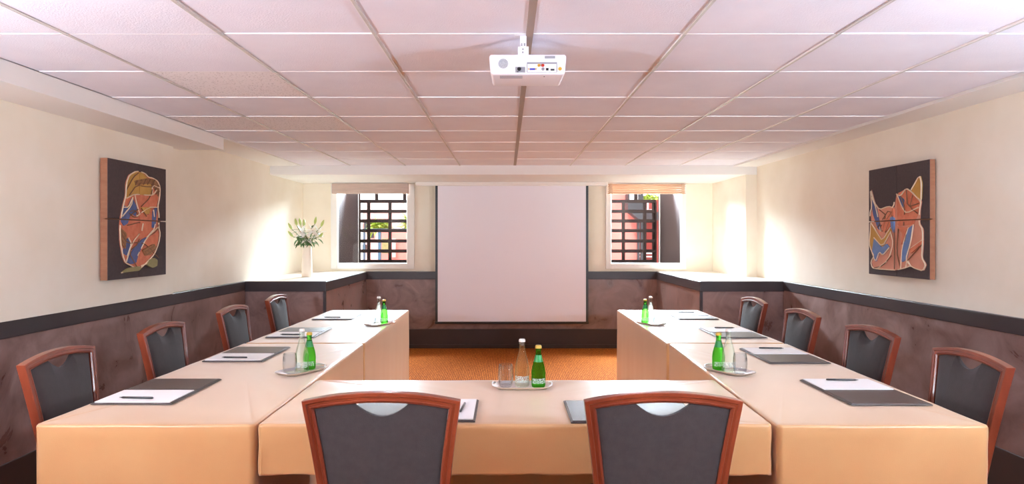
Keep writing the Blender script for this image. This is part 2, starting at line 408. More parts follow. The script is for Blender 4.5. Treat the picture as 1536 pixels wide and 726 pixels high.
# ------------------------------------------------------------------ projector
pr = thing('projector', 'white ceiling projector hanging from the central ceiling bar', 'projector', (px(792, 2.68), 2.68, 2.2))
P = [px(733, 2.66)-pr.location.x, px(851, 2.66)-pr.location.x]
cx = sum(P)/2
def projbody():
    bm = bmesh.new(); box(bm, P[0], P[1], 0, .215, -.158, -.077)
    for v in bm.verts:
        if v.co.y > .1: v.co.x = cx + (v.co.x-cx)*.97
        if v.co.z < -.1: v.co.x = cx + (v.co.x-cx)*.955
    bmesh.ops.bevel(bm, geom=list(bm.edges), offset=.013, segments=4, affect='EDGES', profile=.5)
    return bm
pb = mesh('projector_body', projbody(), 'proj', pr, smooth=40)
hx0 = P[0]
def U(x): return (x-185)/ (848-185) * (P[1]-P[0]) + P[0]     # crop coordinate to local x
def V(y): return -.077 - (y-385)/(562-385)*.079
bm = bmesh.new(); lathe(bm, [(0, 0), (.0185, 0), (.0195, .002), (.0195, .004), (0, .004)], 32)
bmesh.ops.rotate(bm, verts=bm.verts, cent=(0, 0, 0), matrix=Matrix.Rotation(PI/2, 3, 'X')); bmesh.ops.translate(bm, verts=bm.verts, vec=(U(308), .0015, V(472)))
mesh('speaker_grille', bm, 'grille', pb)
mesh('connector_panel', B(U(508), U(765), -.0015, .004, V(548), V(458), bev=.0012), 'grey', pb)
mesh('connector_plate', B(U(514), U(758), -.0022, .003, V(546), V(476)), 'proj', pb)
mesh('power_recess', B(U(410), U(494), -.0015, .004, V(550), V(500), bev=.001), 'grey', pb)
def disc(name, x, y, r, m, dep=.004, r2=0, par=None):
    bm = bmesh.new(); lathe(bm, [(0, 0), (r, 0), (r, dep), (r*.6, dep), (r*.6, dep*.6), (0, dep*.6)], 18)
    bmesh.ops.rotate(bm, verts=bm.verts, cent=(0, 0, 0), matrix=Matrix.Rotation(PI/2, 3, 'X')); bmesh.ops.translate(bm, verts=bm.verts, vec=(U(x), -.001, V(y)))
    return mesh(name, bm, m, par or pb, smooth=40)
disc('power_socket', 443, 520, .0075, 'dark', .004)
disc('audio_socket', 610, 489, .0058, 'yellow', .006); disc('audio_socket', 644, 489, .0058, 'red', .006); disc('audio_socket', 644, 521, .0058, 'grey', .006)
disc('security_socket', 789, 518, .0068, 'yellow', .005)
mesh('display_port', B(U(532), U(578), -.005, .002, V(529), V(513), bev=.0015), 'blue', pb)
disc('port_screw', 524, 521, .0028, 'yellow', .005); disc('port_screw', 585, 521, .0028, 'yellow', .005)
mesh('square_port', B(U(671), U(692), -.004, .002, V(533), V(512)), 'dark', pb)
mesh('square_port', B(U(709), U(742), -.004, .002, V(534), V(519)), 'dark', pb)
mesh('rating_plate', B(U(660), U(748), -.001, .002, V(426), V(404)), 'grey', pb)
for q in ((U(655), U(663), .03, .036, -.1595, -.157), (U(740), U(752), -.002, .001, V(545), V(538)), (U(426), U(436), -.002, .001, V(548), V(541))): mesh('foot_screw', B(*q), 'dark', pb)
mesh('bottom_vent', boxes([(cx-.11+.0, cx-.02, .02+.012*k, .026+.012*k, -.1588, -.157) for k in range(4)]), 'grey', pb)
bmx = U(478)
br = mesh('mount_bracket', boxes([(bmx-.035, bmx+.035, .0, .05, -.003, .0), (bmx-.0125, bmx+.0125, .008, .034, -.052, -.003), (bmx-.021, bmx+.021, .002, .042, -.079, -.047)], bev=.002), 'proj', pr)
bm = bmesh.new()
for (x, y, r) in ((465, 207, .0022), (489, 207, .0026), (465, 230, .0026), (489, 230, .0026), (475, 300, .0032), (474, 351, .0032)):
    z = -(y-62)/(385-62)*.079; yy = .008 if y < 250 else .002
    q = bmesh.new(); lathe(q, [(0, 0), (r, 0), (r, .002), (0, .002)], 12)
    bmesh.ops.rotate(q, verts=q.verts, cent=(0, 0, 0), matrix=Matrix.Rotation(PI/2, 3, 'X')); bmesh.ops.translate(q, verts=q.verts, vec=(U(x), yy-.0, z))
    me_ = bpy.data.meshes.new('t'); q.to_mesh(me_); q.free(); bm.from_mesh(me_); bpy.data.meshes.remove(me_)
mesh('bracket_screws', bm, 'grey', br)
disc('lens', 620, 470, .028, 'dark', .006, par=pb).location = (0, .222, 0)

# ------------------------------------------------------------------ tables and cloths
def cloth(name, quad, zt, zb, label, seed, group=None):
    """quad: 4 corners (x,y) counter-clockwise from near-left; zb: hem height for sides near,right,far,left"""
    rnd = random.Random(seed)
    q = [Vector(p) for p in quad]; r = .009
    cen = sum(q, Vector((0, 0)))/4
    loop = []     # (pos, outward, hem, side parameter)
    cr = .02
    for i in range(4):
        a, b = q[i], q[(i+1) % 4]; L = (b-a).length; d = (b-a)/L; nrm = Vector((d.y, -d.x))
        n = max(8, int(L/.03))
        for k in range(n+1):
            t = cr + (L-2*cr)*k/n
            loop.append((a+d*t, nrm, zb[i], i, t/L))
        d2 = (q[(i+2) % 4]-b).normalized(); n2 = Vector((d2.y, -d2.x))
        cc = b - d*cr + d2*cr
        for k in range(1, 5):
            f = k/5; nn = (nrm*(1-f)+n2*f).normalized()
            loop.append((cc+nn*cr, nn, zb[i] if f < .5 else zb[(i+1) % 4], i, 1.0))
    N = len(loop)
    ph = [rnd.uniform(0, 6) for _ in range(8)]
    def rip(k, h):       # h = 0 top .. 1 hem
        p, nn, z, i, t = loop[k]
        s = t*9 + i*3
        return (math.sin(s*1.3+ph[0])*.5+math.sin(s*2.9+ph[1])*.3+math.sin(s*7+ph[2]+h*2)*.15)*.006*h + (.0045*math.exp(-(min(t, 1-t)/.05)**2))*h
    bm = bmesh.new(); rings = []
    for h in (1, .96, .8, .6, .4, .25, .12, .05):
        ring = []
        for k in range(N):
            p, nn, z, i, t = loop[k]
            zz = zt - r - (zt-r-z)*h
            o = rip(k, h) - .006*h + (.0012*math.sin(h*9+ph[3]+k*.11))
            if h == 1: zz += .002*math.sin(k*.9+ph[4]) if z > .1 else .003
            if h in (1, .96) and z > .1: o += .0012*math.sin(k*2.1)
            v = p + nn*o; ring.append(bm.verts.new((v.x, v.y, zz)))
        rings.append(ring)
    for a in (0, 30, 60, 90):
        ring = []
        for k in range(N):
            p, nn, z, i, t = loop[k]
            v = p - nn*(r - r*math.cos(math.radians(a))); ring.append(bm.verts.new((v.x, v.y, zt - r + r*math.sin(math.radians(a)) + .0008*math.sin(k*.5+ph[5]))))
        rings.append(ring)
    for ins in (.03, .07):
        ring = []
        for k in range(N):
            p, nn, z, i, t = loop[k]
            v = p - nn*(r) ; v = v + (cen-v).normalized()*ins
            ring.append(bm.verts.new((v.x, v.y, zt - .0015*(ins > .05) + .0006*math.sin(k*.7+ph[6]))))
        rings.append(ring)
    for a, b in zip(rings, rings[1:]):
        for k in range(N): bm.faces.new((a[k], a[(k+1) % N], b[(k+1) % N], b[k]))
    corner = [[rg[k].co.copy() for rg in rings[1:9]] for k in [min(q_ for q_ in range(N) if loop[q_][3] == i and loop[q_][4] == 1.0)+2 for i in range(4)] if loop[k][2] > .1 or loop[(k-3) % N][2] > .1]
    c = bm.verts.new((cen.x, cen.y, zt-.001))
    for k in range(N): bm.faces.new((rings[-1][k], rings[-1][(k+1) % N], c))
    o = mesh(name, bm, 'cloth', None, smooth=50)
    md = o.modifiers.new('thick', 'SOLIDIFY'); md.thickness = .0015; md.offset = -1
    tag(o, label, 'tablecloth', group)
    bs = bmesh.new()
    pts = []
    for k in range(0, N):
        p, nn, z, i, t = loop[k]; v = p - nn*.0045; pts.append((v.x, v.y, zt-.0035))
    pts.append(pts[0]); tube(bs, pts, .0017, 5, False)
    for cc_ in corner: tube(bs, cc_, .0016, 5, False)
    mesh('edge_seam', bs, 'cloth', o, smooth=True)
    return o
TZ = .744
G = 'peach satin cloths on the conference tables'
cloth('tablecloth', [(-1.66, 2.395), (-.888, 2.395), (-.888, 4.245), (-1.64, 4.245)], TZ, (.012, .012, .03, .57), 'peach satin tablecloth on the near table of the left row', 1, G)
cloth('tablecloth', [(-1.635, 4.262), (-.888, 4.262), (-.888, 6.22), (-1.6, 6.22)], TZ, (.03, .012, .012, .57), 'peach satin tablecloth on the far table of the left row', 2, G)
cloth('tablecloth', [(.948, 2.385), (1.69, 2.385), (1.74, 4.245), (1.008, 4.245)], TZ, (.012, .57, .03, .012), 'peach satin tablecloth on the near table of the right row', 3, G)
cloth('tablecloth', [(1.0, 4.262), (1.74, 4.262), (1.745, 6.22), (1.003, 6.22)], TZ, (.03, .57, .012, .012), 'peach satin tablecloth on the far table of the right row', 4, G)
cloth('tablecloth', [(-.878, 2.40), (.936, 2.40), (.962, 3.155), (-.878, 3.155)], TZ, (.565, .565, .012, .565), 'peach satin tablecloth on the central cross table nearest the camera', 5, G)
tt = thing('conference_table', 'folding table under the central cross cloth, legs in shadow below the hem', 'table', (.035, 2.78, 0))
mesh('tabletop', B(-.87, .865, -.345, .345, TZ-.034, TZ-.008, bev=.004), 'under', tt)
for sx in (-1, 1):
    for sy in (-1, 1):
        bm = bmesh.new(); tube(bm, [(sx*.72, sy*.27, 0), (sx*.72, sy*.27, TZ-.034)], .014, 12); mesh('leg', bm, 'tleg', tt, smooth=40)
mesh('apron', boxes([(-.8, .8, -.31, -.29, TZ-.094, TZ-.034), (-.8, .8, .29, .31, TZ-.094, TZ-.034)]), 'under', tt)
for k, (x0, x1, y0, y1, lab) in enumerate(((-1.63, -.91, 2.43, 4.22, 'table hidden under the near left cloth'), (-1.58, -.91, 4.3, 6.19, 'table hidden under the far left cloth'),
                           (1.04, 1.66, 2.43, 4.22, 'table hidden under the near right cloth'), (1.03, 1.71, 4.3, 6.19, 'table hidden under the far right cloth'))):
    t = thing('conference_table', lab, 'table', ((x0+x1)/2, (y0+y1)/2, 0)); w, d = (x1-x0)/2, (y1-y0)/2+.07
    mesh('tabletop', B(-w, w, -d+.07, d-.07, TZ-.034, TZ-.008), 'under', t)
    for sx in (-1, 1):
        for sy in (-1, 1):
            bm = bmesh.new(); tube(bm, [(sx*(w-.07), sy*(d-.1), 0), (sx*(w-.07), sy*(d-.1), TZ-.034)], .014, 8); mesh('leg', bm, 'tleg', t, smooth=40)

# ------------------------------------------------------------------ chair (faces +y, origin on the floor)
HW = .245
def hwz(z): return .247 - .162*(.9-z) + .10*max(0, .9-z)**2
def yz(z): return -.205 - .165*(z-.45)
def arch(x): return .896 + .028*(1-(x/HW)**2)
def make_chair(label):
    t = thing('conference_chair', label, 'chair')
    # inverted-U back frame
    path = []
    zs = [.42+.0235*k for k in range(20)]
    for z in zs: path.append(Vector((-hwz(z), z)))
    path.append(Vector((-HW, arch(HW))))
    n = 18
    for k in range(1, n): x = -HW+2*HW*k/n; path.append(Vector((x, arch(x))))
    path.append(Vector((HW, arch(HW))))
    for z in reversed(zs): path.append(Vector((hwz(z), z)))
    prof = [(0, .015), (.002, .018), (.012, .018), (.0145, .0145), (.022, .0145), (.0245, .0175), (.028, .0165), (.033, .0115)]
    prof = prof + [(u, -v) for u, v in reversed(prof)]
    bm = bmesh.new(); rings = []
    for i, p in enumerate(path):
        a = (p-path[i-1]).normalized() if i else (path[1]-p).normalized()
        b = (path[i+1]-p).normalized() if i < len(path)-1 else a
        na, nb = Vector((a.y, -a.x)), Vector((b.y, -b.x))
        m_ = (na+nb).normalized(); m_ = m_/max(.3, m_.dot(na))
        ring = []
        for u, v in prof:
            q = p + m_*u; ring.append(bm.verts.new((q.x, yz(q.y)+v, q.y)))
        rings.append(ring)
    L = len(prof)
    for a, b in zip(rings, rings[1:]):
        for k in range(L): bm.faces.new((a[k], a[(k+1) % L], b[(k+1) % L], b[k]))
    bm.faces.new(rings[0]); bm.faces.new(rings[-1])
    mesh('back_frame', bm, 'wood', t, smooth=25)
    # upholstered pad with the hand hold cut into its top
    bm = bmesh.new(); F = []; K = []
    cols = sorted(set([-1+2*k/24 for k in range(25)] + [s*(.402+e) for s in (-1, 1) for e in (-.02, -.006, 0, .006)]))
    nz = 16; z0 = .5
    for s in cols:
        cf, cb = [], []
        xt = s*(HW-.036)
        top = arch(xt)-.0345
        if abs(xt) < .084: top -= .044*(1-(xt/.084)**2)
        for j in range(nz+1):
            f = j/nz; z = z0+(top-z0)*f
            x = s*(hwz(z)-.0345)
            e = min(1, (1-abs(s))*7)*min(1, (1-f)*9+.0)*min(1, f*9)
            bulge = .012*math.sqrt(max(0, e)) + .012*(1-s*s)*math.sin(PI*min(1, f*.9+.05))
            cf.append(bm.verts.new((x, yz(z)+.004+bulge, z))); cb.append(bm.verts.new((x, yz(z)-.0085-.003*(1-s*s)*math.sin(PI*f), z)))
        F.append(cf); K.append(cb)
    for A in (F, K):
        for a, b in zip(A, A[1:]):
            for j in range(nz): bm.faces.new((a[j], b[j], b[j+1], a[j+1]))
    for i in range(len(cols)-1):
        bm.faces.new((F[i][0], F[i+1][0], K[i+1][0], K[i][0])); bm.faces.new((F[i][nz], F[i+1][nz], K[i+1][nz], K[i][nz]))
    for j in range(nz):
        bm.faces.new((F[0][j], F[0][j+1], K[0][j+1], K[0][j])); bm.faces.new((F[-1][j], F[-1][j+1], K[-1][j+1], K[-1][j]))
    mesh('backrest', bm, 'uph', t, smooth=50)
    # lower cross rail, seat, apron, legs
    mesh('seat_frame', boxes([(-.2, .2, .185, .207, .36, .415), (-.19, -.168, -.185, .185, .36, .415), (.168, .19, -.185, .185, .36, .415), (-.168, .168, -.2, -.178, .36, .415)], bev=.004), 'wood', t)
    bm = bmesh.new(); n = 32
    def sq(sc, z, grow=0):
        r = []
        for k in range(n):
            a = 2*PI*k/n; c, s = math.cos(a), math.sin(a)
            x = (abs(c)**.35)*math.copysign(1, c); y = (abs(s)**.35)*math.copysign(1, s)
            wx = .205 + .018*(y > 0)*abs(y)
            r.append(bm.verts.new((x*wx*sc, y*.205*sc+.015, z)))
        return r
    R = [sq(.96, .416), sq(1.0, .428), sq(1.0, .448), sq(.97, .463), sq(.88, .472), sq(.6, .479), sq(.3, .482)]
    for a, b in zip(R, R[1:]):
        for k in range(n): bm.faces.new((a[k], a[(k+1) % n], b[(k+1) % n], b[k]))
    bm.faces.new(R[0]); bm.faces.new(R[-1])
    mesh('seat', bm, 'uph', t, smooth=60)
    for sx in (-1, 1):
        bm = bmesh.new()
        a = [( .185, .192), (.19, .195)]
        for (z, hw, xo, yo) in ((0, .012, .188, .2),): pass
        vs = []
        for z, h, x, y in ((0, .011, .192, .205), (.36, .018, .186, .196), (.41, .018, .184, .19)):
            vs.append([bm.verts.new((sx*x+dx*h, y+dy*h-.005, z)) for dx, dy in ((-1, -1), (1, -1), (1, 1), (-1, 1))])
        for p, q in zip(vs, vs[1:]):
            for k in range(4): bm.faces.new((p[k], p[(k+1) % 4], q[(k+1) % 4], q[k]))
        bm.faces.new(vs[0]); bm.faces.new(vs[-1])
        mesh('leg', bm, 'wood', t)
        bm = bmesh.new(); vs = []
        for z, h, x, y in ((0, .012, .187, -.27), (.2, .015, .18, -.215), (.42, .0165, hwz(.42)-.0165, yz(.42))):
            vs.append([bm.verts.new((sx*x+dx*h, y+dy*h, z)) for dx, dy in ((-1, -1), (1, -1), (1, 1), (-1, 1))])
        for p, q in zip(vs, vs[1:]):
            for k in range(4): bm.faces.new((p[k], p[(k+1) % 4], q[(k+1) % 4], q[k]))
        bm.faces.new(vs[0]); bm.faces.new(vs[-1])
        mesh('leg', bm, 'wood', t)
    return t
GC = 'mahogany framed charcoal conference chairs'
ch = make_chair('charcoal chair with mahogany frame seen from behind, left one of the two nearest the camera')
ch['group'] = GC
OFF = .279     # origin to top of back
ch.location = (px(572.5, 2.12), 2.12+OFF, 0)
dup(ch, (px(994.5, 2.12), 2.12+OFF, 0), 0, 'charcoal chair with mahogany frame seen from behind, right one of the two nearest the camera')
nm = ['nearest the camera', 'second from the camera', 'third from the camera', 'farthest from the camera']
for k, (y, x, a) in enumerate(((2.95, -1.93, 2), (3.84, -1.935, 1), (4.82, -1.935, 0), (5.74, -1.935, 1))):
    dup(ch, (x+OFF, y, 0), -PI/2+math.radians(a), 'charcoal chair with mahogany frame behind the left row of tables, ' + nm[k])
for k, (y, x, a) in enumerate(((2.9, 1.965, -2), (3.69, 1.975, 1), (4.57, 1.98, 0), (5.47, 1.985, 1))):
    dup(ch, (x-OFF, y, 0), PI/2+math.radians(a), 'charcoal chair with mahogany frame behind the right row of tables, ' + nm[k])

# ------------------------------------------------------------------ folders, notepads, pens (local: person looks along +y, pad on the right)
def folder_root(label, g='leather folders on the tables'):
    o = mesh('leather_folder', boxes([(-.235, .235, -.16, .16, 0, .004), (-.232, .232, -.157, .157, .004, .006)], bev=.0012), 'leather', None); tag(o, label, 'folder', g)
    s = bmesh.new(); tube(s, [(-.228, -.153, .0062), (.228, -.153, .0062), (.228, .153, .0062), (-.228, .153, .0062), (-.228, -.153, .0062)], .0008, 4, False)
    mesh('edge_stitching', s, 'leather', o); mesh('cover_pocket', B(-.228, -.01, -.15, .15, .006, .0075, bev=.0005), 'leather', o)
    return o
def pad_root(label):
    o = mesh('notepad', boxes([(-.105, .105, -.1485, .1485, 0, .003)]), 'paper', None); tag(o, label, 'notepad', 'white notepads on the folders')
    mesh('cover_sheet', boxes([(-.104, .1045, -.148, .148, .0033, .0037)]), 'paper', o)
    return o
def pen_root(label):
    t = thing('pen', label, 'pen', group='pens on the notepads')
    bm = bmesh.new(); tube(bm, [(0, -.07, .005), (0, -.062, .005), (0, -.055, .005), (0, .068, .005), (0, .071, .005)], [.0008, .0022, .0042, .0042, .003], 10)
    mesh('pen_barrel', bm, 'pen', t, smooth=40)
    bm = bmesh.new(); box(bm, -.001, .001, .03, .068, .0092, .0102); mesh('pen_clip', bm, 'steel', t)
    return t
fr = pdr = pnr = None
def place_set(cx_, cy_, rz, where, pad=True, pen_dy=0, pen=True):
    global fr, pdr, pnr
    lab = 'dark leather folder %s' % where
    if fr is None: fr = folder_root(lab); fr.location = (cx_, cy_, TZ+.0012); fr.rotation_euler = (0, 0, rz)
    else: dup(fr, (cx_, cy_, TZ+.0012), rz, lab)
    if not pad: return
    R = Matrix.Rotation(rz, 3, 'Z')
    p = R @ Vector((.122, 0, 0)); l = (cx_+p.x, cy_+p.y, TZ+.0078); lab = 'white notepad in the folder %s' % where
    if pdr is None: pdr = pad_root(lab); pdr.location = l; pdr.rotation_euler = (0, 0, rz)
    else: dup(pdr, l, rz, lab)
    if not pen: return
    p = R @ Vector((.18, -.01+pen_dy, 0)); l = (cx_+p.x, cy_+p.y, TZ+.0117); lab = 'black pen lying on the notepad %s' % where
    a = rz + math.radians(-4)
    if pnr is None: pnr = pen_root(lab); pnr.location = l; pnr.rotation_euler = (0, 0, a)
    else: dup(pnr, l, a, lab)
far = ['nearest the camera', 'second from the camera', 'third from the camera', 'farthest from the camera']
# left: person looks +x  -> rz=-90 ; right: looks -x -> rz=+90
for k, (x, y) in enumerate(((-1.475, 2.915), (-1.45, 3.84), (-1.425, 4.71), (-1.40, 5.69))):
    place_set(x, y, -PI/2, 'on the left row of tables, ' + far[k])
for k, (x, y) in enumerate(((1.505, 2.9), (1.53, 3.79), (1.545, 4.69), (1.545, 5.71))):
    place_set(x, y, PI/2, 'on the right row of tables, ' + far[k])
place_set(-.347, 2.585, 0, 'on the central table behind the left near chair')
place_set(.462, 2.57, 0, 'on the central table, its left edge showing beside the right near chair', pad=False)

# ------------------------------------------------------------------ trays, bottles, tumblers
def tray_root(label):
    n = 64; bm = bmesh.new()
    def ring(a, b, z, pw=.42):
        r = []
        for k in range(n):
            t = 2*PI*k/n; c, s = math.cos(t), math.sin(t)
            r.append(bm.verts.new((a*math.copysign(abs(c)**pw, c), b*math.copysign(abs(s)**pw, s), z)))
        return r
    R = [ring(.104, .056, 0), ring(.108, .06, .0015), ring(.122, .072, .0115), ring(.1225, .0725, .0125), ring(.1195, .070, .0125), ring(.107, .058, .003), ring(.09, .045, .0022), ring(.04, .02, .0022)]
    for a, b in zip(R, R[1:]):
        for k in range(n): bm.faces.new((a[k], a[(k+1) % n], b[(k+1) % n], b[k]))
    bm.faces.new(R[0]); bm.faces.new(R[-1])
    o = mesh('serving_tray', bm, 'chrome', None, smooth=40); tag(o, label, 'tray', 'small silver trays on the tables')
    for s in (-1, 1):
        b = bmesh.new(); tube(b, [(s*.118, -.035, .0115), (s*.128, -.03, .016), (s*.1305, 0, .0175), (s*.128, .03, .016), (s*.118, .035, .0115)], .0042, 8)
        mesh('tray_handle', b, 'chrome', o, smooth=True)
    return o
def bottle_root(kind, label):
    if kind == 'clear':
        prof = [(0, .003), (.024, .0), (.0305, .003), (.0325, .01), (.0325, .07), (.031, .09), (.0255, .115), (.0185, .138), (.0138, .158), (.0122, .175), (.0125, .188), (.0135, .19), (.0135, .197), (.011, .199), (0, .199)]
        hcap = (.196, .2085); cap = 'capw'; rc = .0148
    else:
        prof = [(0, .003), (.022, .0), (.0285, .003), (.0302, .01), (.0308, .045), (.0312, .062), (.0285, .085), (.0225, .108), (.016, .13), (.0118, .148), (.0112, .16), (.0125, .164), (.0125, .171), (.01, .173), (0, .173)]
        hcap = (.170, .1835); cap = 'gold'; rc = .0146
    t = thing('water_bottle', label, 'bottle', group='%s glass water bottles' % kind)
    bm = bmesh.new(); lathe(bm, prof, 28); g = mesh('bottle_glass', bm, kind, t, smooth=50)
    bm = bmesh.new(); lathe(bm, [(0, hcap[0]+.0035), (rc-.001, hcap[0]), (rc, hcap[0]+.002), (rc-.0012, hcap[1]-.002), (rc-.004, hcap[1]), (0, hcap[1])], 24); mesh('cap', bm, cap, t, smooth=40)
    def band(z0, z1, nm, m, n=8, e=.0004, a0=0, a1=2*PI):
        # label wrapped on the profile
        def rad(z):
            for (r0, q0), (r1, q1) in zip(prof, prof[1:]):
                if q0 <= z <= q1 and q1 > q0: return r0+(r1-r0)*(z-q0)/(q1-q0)
            return prof[-3][0]
        bm = bmesh.new(); N = 24; rg = []
        for j in range(n+1):
            z = z0+(z1-z0)*j/n; rg.append([bm.verts.new(((rad(z)+e)*math.cos(a0+(a1-a0)*k/N), (rad(z)+e)*math.sin(a0+(a1-a0)*k/N), z)) for k in range(N+1)])
        for a, b in zip(rg, rg[1:]):
            for k in range(N): bm.faces.new((a[k], a[k+1], b[k+1], b[k]))
        mesh(nm, bm, m, t, smooth=True)
    if kind == 'green':
        band(.112, .142, 'neck_label', 'label'); band(.02, .042, 'print_band', 'label2', a0=-PI*.85, a1=-PI*.15)
    else:
        band(.022, .05, 'print_band', 'label2', a0=-PI*.85, a1=-PI*.15)
    return t
def tumbler_root(label):
    bm = bmesh.new()
    lathe(bm, [(0, 0), (.024, 0), (.0275, .004), (.0325, .03), (.034, .05), (.0325, .075), (.029, .098), (.0282, .0985), (.0274, .098), (.0308, .075), (.0322, .05), (.0308, .03), (.0255, .009), (0, .008)], 32)
    o = mesh('glass_tumbler', bm, 'tumbler', None, smooth=50); return tag(o, label, 'glass', 'tumblers on the trays')
roots = {}
def put(kind, label, loc, rz=0):
    if kind not in roots:
        r = tray_root(label) if kind == 'tray' else tumbler_root(label) if kind == 'glass' else bottle_root(kind, label)
        r.location = loc; r.rotation_euler = (0, 0, rz); roots[kind] = r
    else: dup(roots[kind], loc, rz, label)
sets = [(.068, 3.0, 0, 'centre tray on the cross table', (-.072, -.002), (-.0, .004), (.071, -.012)),
        (-1.005, 3.34, math.radians(58), 'near tray on the left row', (-.07, .0), (0, -.005), (.062, .012)),
        (-.968, 5.17, math.radians(58), 'far tray on the left row', (-.07, .01), (0, 0), (.055, -.002)),
        (1.088, 3.34, math.radians(122), 'near tray on the right row', (-.066, .0), (0, .004), (.06, .005)),
        (1.10, 5.2, math.radians(122), 'far tray on the right row', (-.066, -.002), (0, .005), (.055, .008))]
for x, y, a, w, g, c, gr in sets:
    put('tray', 'small silver tray with handles, the %s' % w, (x, y, TZ+.0012), a)
    for kind, p in (('glass', g), ('clear', c), ('green', gr)):
        v = Matrix.Rotation(a, 3, 'Z') @ Vector((p[0], p[1], 0))
        lab = {'glass': 'empty glass tumbler standing on the ', 'clear': 'clear glass water bottle with white cap standing on the ', 'green': 'green glass water bottle with gold cap standing on the '}[kind]+w
        put(kind, lab, (x+v.x, y+v.y, TZ+.0012+.0024), 0)

# ------------------------------------------------------------------ vase and lilies
vy = 7.5; vx = px(460.5, vy)
bm = bmesh.new(); n = 24
def vring(h, z):
    r = []
    for k in range(n):
        t = 2*PI*k/n+.2; c, s = math.cos(t), math.sin(t)
        r.append(bm.verts.new((h*math.copysign(abs(c)**.6, c), h*math.copysign(abs(s)**.6, s), z)))
    return r
R = [vring(.05, 0), vring(.054, .004), vring(.053, .12), vring(.047, .25), vring(.0435, .34), vring(.043, .345), vring(.039, .345), vring(.038, .34), vring(.042, .25), vring(.046, .02)]
for a, b in zip(R, R[1:]):
    for k in range(n): bm.faces.new((a[k], a[(k+1) % n], b[(k+1) % n], b[k]))
bm.faces.new(R[0]); bm.faces.new(R[-1])
v = mesh('flower_vase', bm, 'vase', None, smooth=50); v.location = (vx, vy, RT); tag(v, 'tall ivory ceramic vase standing on the left ledge', 'vase')
def petalgeo(bm, org, d, L, W, curl):
    d = d.normalized(); s = d.cross(Vector((0, 0, 1)) if abs(d.z) < .9 else Vector((1, 0, 0))).normalized(); u = s.cross(d).normalized()
    n = 7; rows_ = []
    for k in range(n+1):
        f = k/n; w = W*math.sin(PI*min(.985, f*.85+.12))**1.1
        c = org + d*L*f + u*(curl*L*(f*f) ) 
        rows_.append([bm.verts.new(c - s*w + u*w*.3), bm.verts.new(c), bm.verts.new(c + s*w + u*w*.3)])
    for a, b in zip(rows_, rows_[1:]):
        for k in range(2): bm.faces.new((a[k], a[k+1], b[k+1], b[k]))
def spray(tx, ty, tz, kind, label, leaves, seed):
    rnd = random.Random(seed)
    t = thing('lily_stem', label, 'flower', (vx, vy, RT+.03), group='white lilies and buds in the vase')
    a = Vector((max(-.03, min(.03, tx*.25)), max(-.03, min(.03, ty*.25)), 0)); b = Vector((max(-.03, min(.03, tx*.3)), max(-.03, min(.03, ty*.3)), .33)); e = Vector((tx, ty, tz))
    pts = [a.lerp(b, f) for f in (0, .5, 1)] + [b.lerp(e, f)+Vector((0, 0, .02*math.sin(PI*f))) for f in (.33, .66, 1)]
    bm = bmesh.new(); tube(bm, pts, .0035, 6); mesh('stem', bm, 'stem', t, smooth=True)
    d = (e-b).normalized()
    if kind == 'bloom':
        bm = bmesh.new(); fd = Vector((d.x*.6, -.75, .28)).normalized()
        s = fd.cross(Vector((0, 0, 1))).normalized(); u = s.cross(fd)
        for k in range(6):
            an = PI*k/3+rnd.uniform(-.1, .1); q = fd*.45 + (s*math.cos(an)+u*math.sin(an))
            petalgeo(bm, e, q, .105 if k % 2 else .095, .021 if k % 2 else .026, -.0)
        mesh('petals', bm, 'petal', t, smooth=True)
        bm = bmesh.new()
        for k in range(5):
            an = 2*PI*k/5; q = (fd + (s*math.cos(an)+u*math.sin(an))*.28).normalized()*.06
            tube(bm, [e, e+q], .0008, 4); tube(bm, [e+q-s*.003, e+q+s*.003], .0014, 5)
        mesh('stamens', bm, 'anther', t)
    else:
        bm = bmesh.new(); L = .085 if kind == 'bud' else .06
        dd = Vector((d.x*.9, d.y*.5, abs(d.z)+.25)).normalized()
        tube(bm, [e+dd*L*f for f in (0, .15, .4, .7, .9, 1)], [.004, .011, .0155, .012, .006, .001], 10); mesh('bud', bm, 'bud', t, smooth=True)
    bm = bmesh.new()
    for k in range(leaves):
        f = rnd.uniform(.15, .95); o = b.lerp(e, f); an = rnd.uniform(0, 2*PI)
        q = Vector((math.cos(an)+tx*2.5, math.sin(an)*.8-.2, rnd.uniform(-.5, .35)))
        petalgeo(bm, o, q, rnd.uniform(.07, .12), rnd.uniform(.010, .016), -.28)
    if leaves: mesh('leaves', bm, 'leaf', t, smooth=True)
    return t
# heads placed relative to the vase: (dx, dy, z above stem origin)
spec = [(-.165, .0, .49, 'bud', 'pale green lily bud reaching far left in the vase', 4), (-.10, -.03, .53, 'bud', 'green lily bud at upper left of the bouquet', 4),
        (-.075, .02, .535, 'bud', 'second green lily bud at upper left, close beside the first', 3), (-.03, .0, .52, 'bud', 'small green lily bud left of the bouquet centre', 3),
        (.085, .0, .55, 'bud', 'tall upright lily bud at the top of the bouquet', 4), (.155, -.01, .52, 'bud', 'slim lily bud leaning right from the vase', 4),
        (-.04, -.06, .455, 'bloom', 'open white lily facing forward in the left of the bouquet', 6), (.075, -.05, .475, 'bloom', 'open white lily in the right of the bouquet', 6),
        (-.14, -.04, .41, 'bud', 'pale lily bud low at the left of the bouquet', 7), (.145, -.03, .41, 'small', 'small green bud low at the right of the bouquet', 7),
        (.02, -.05, .39, 'bloom', 'open white lily low in the middle of the bouquet', 9), (.11, .05, .46, 'bloom', 'white lily at the back right of the bouquet', 4)]
for i, (a, b, c, k, l, n) in enumerate(spec): spray(a, b, c, k, l, n, 40+i)

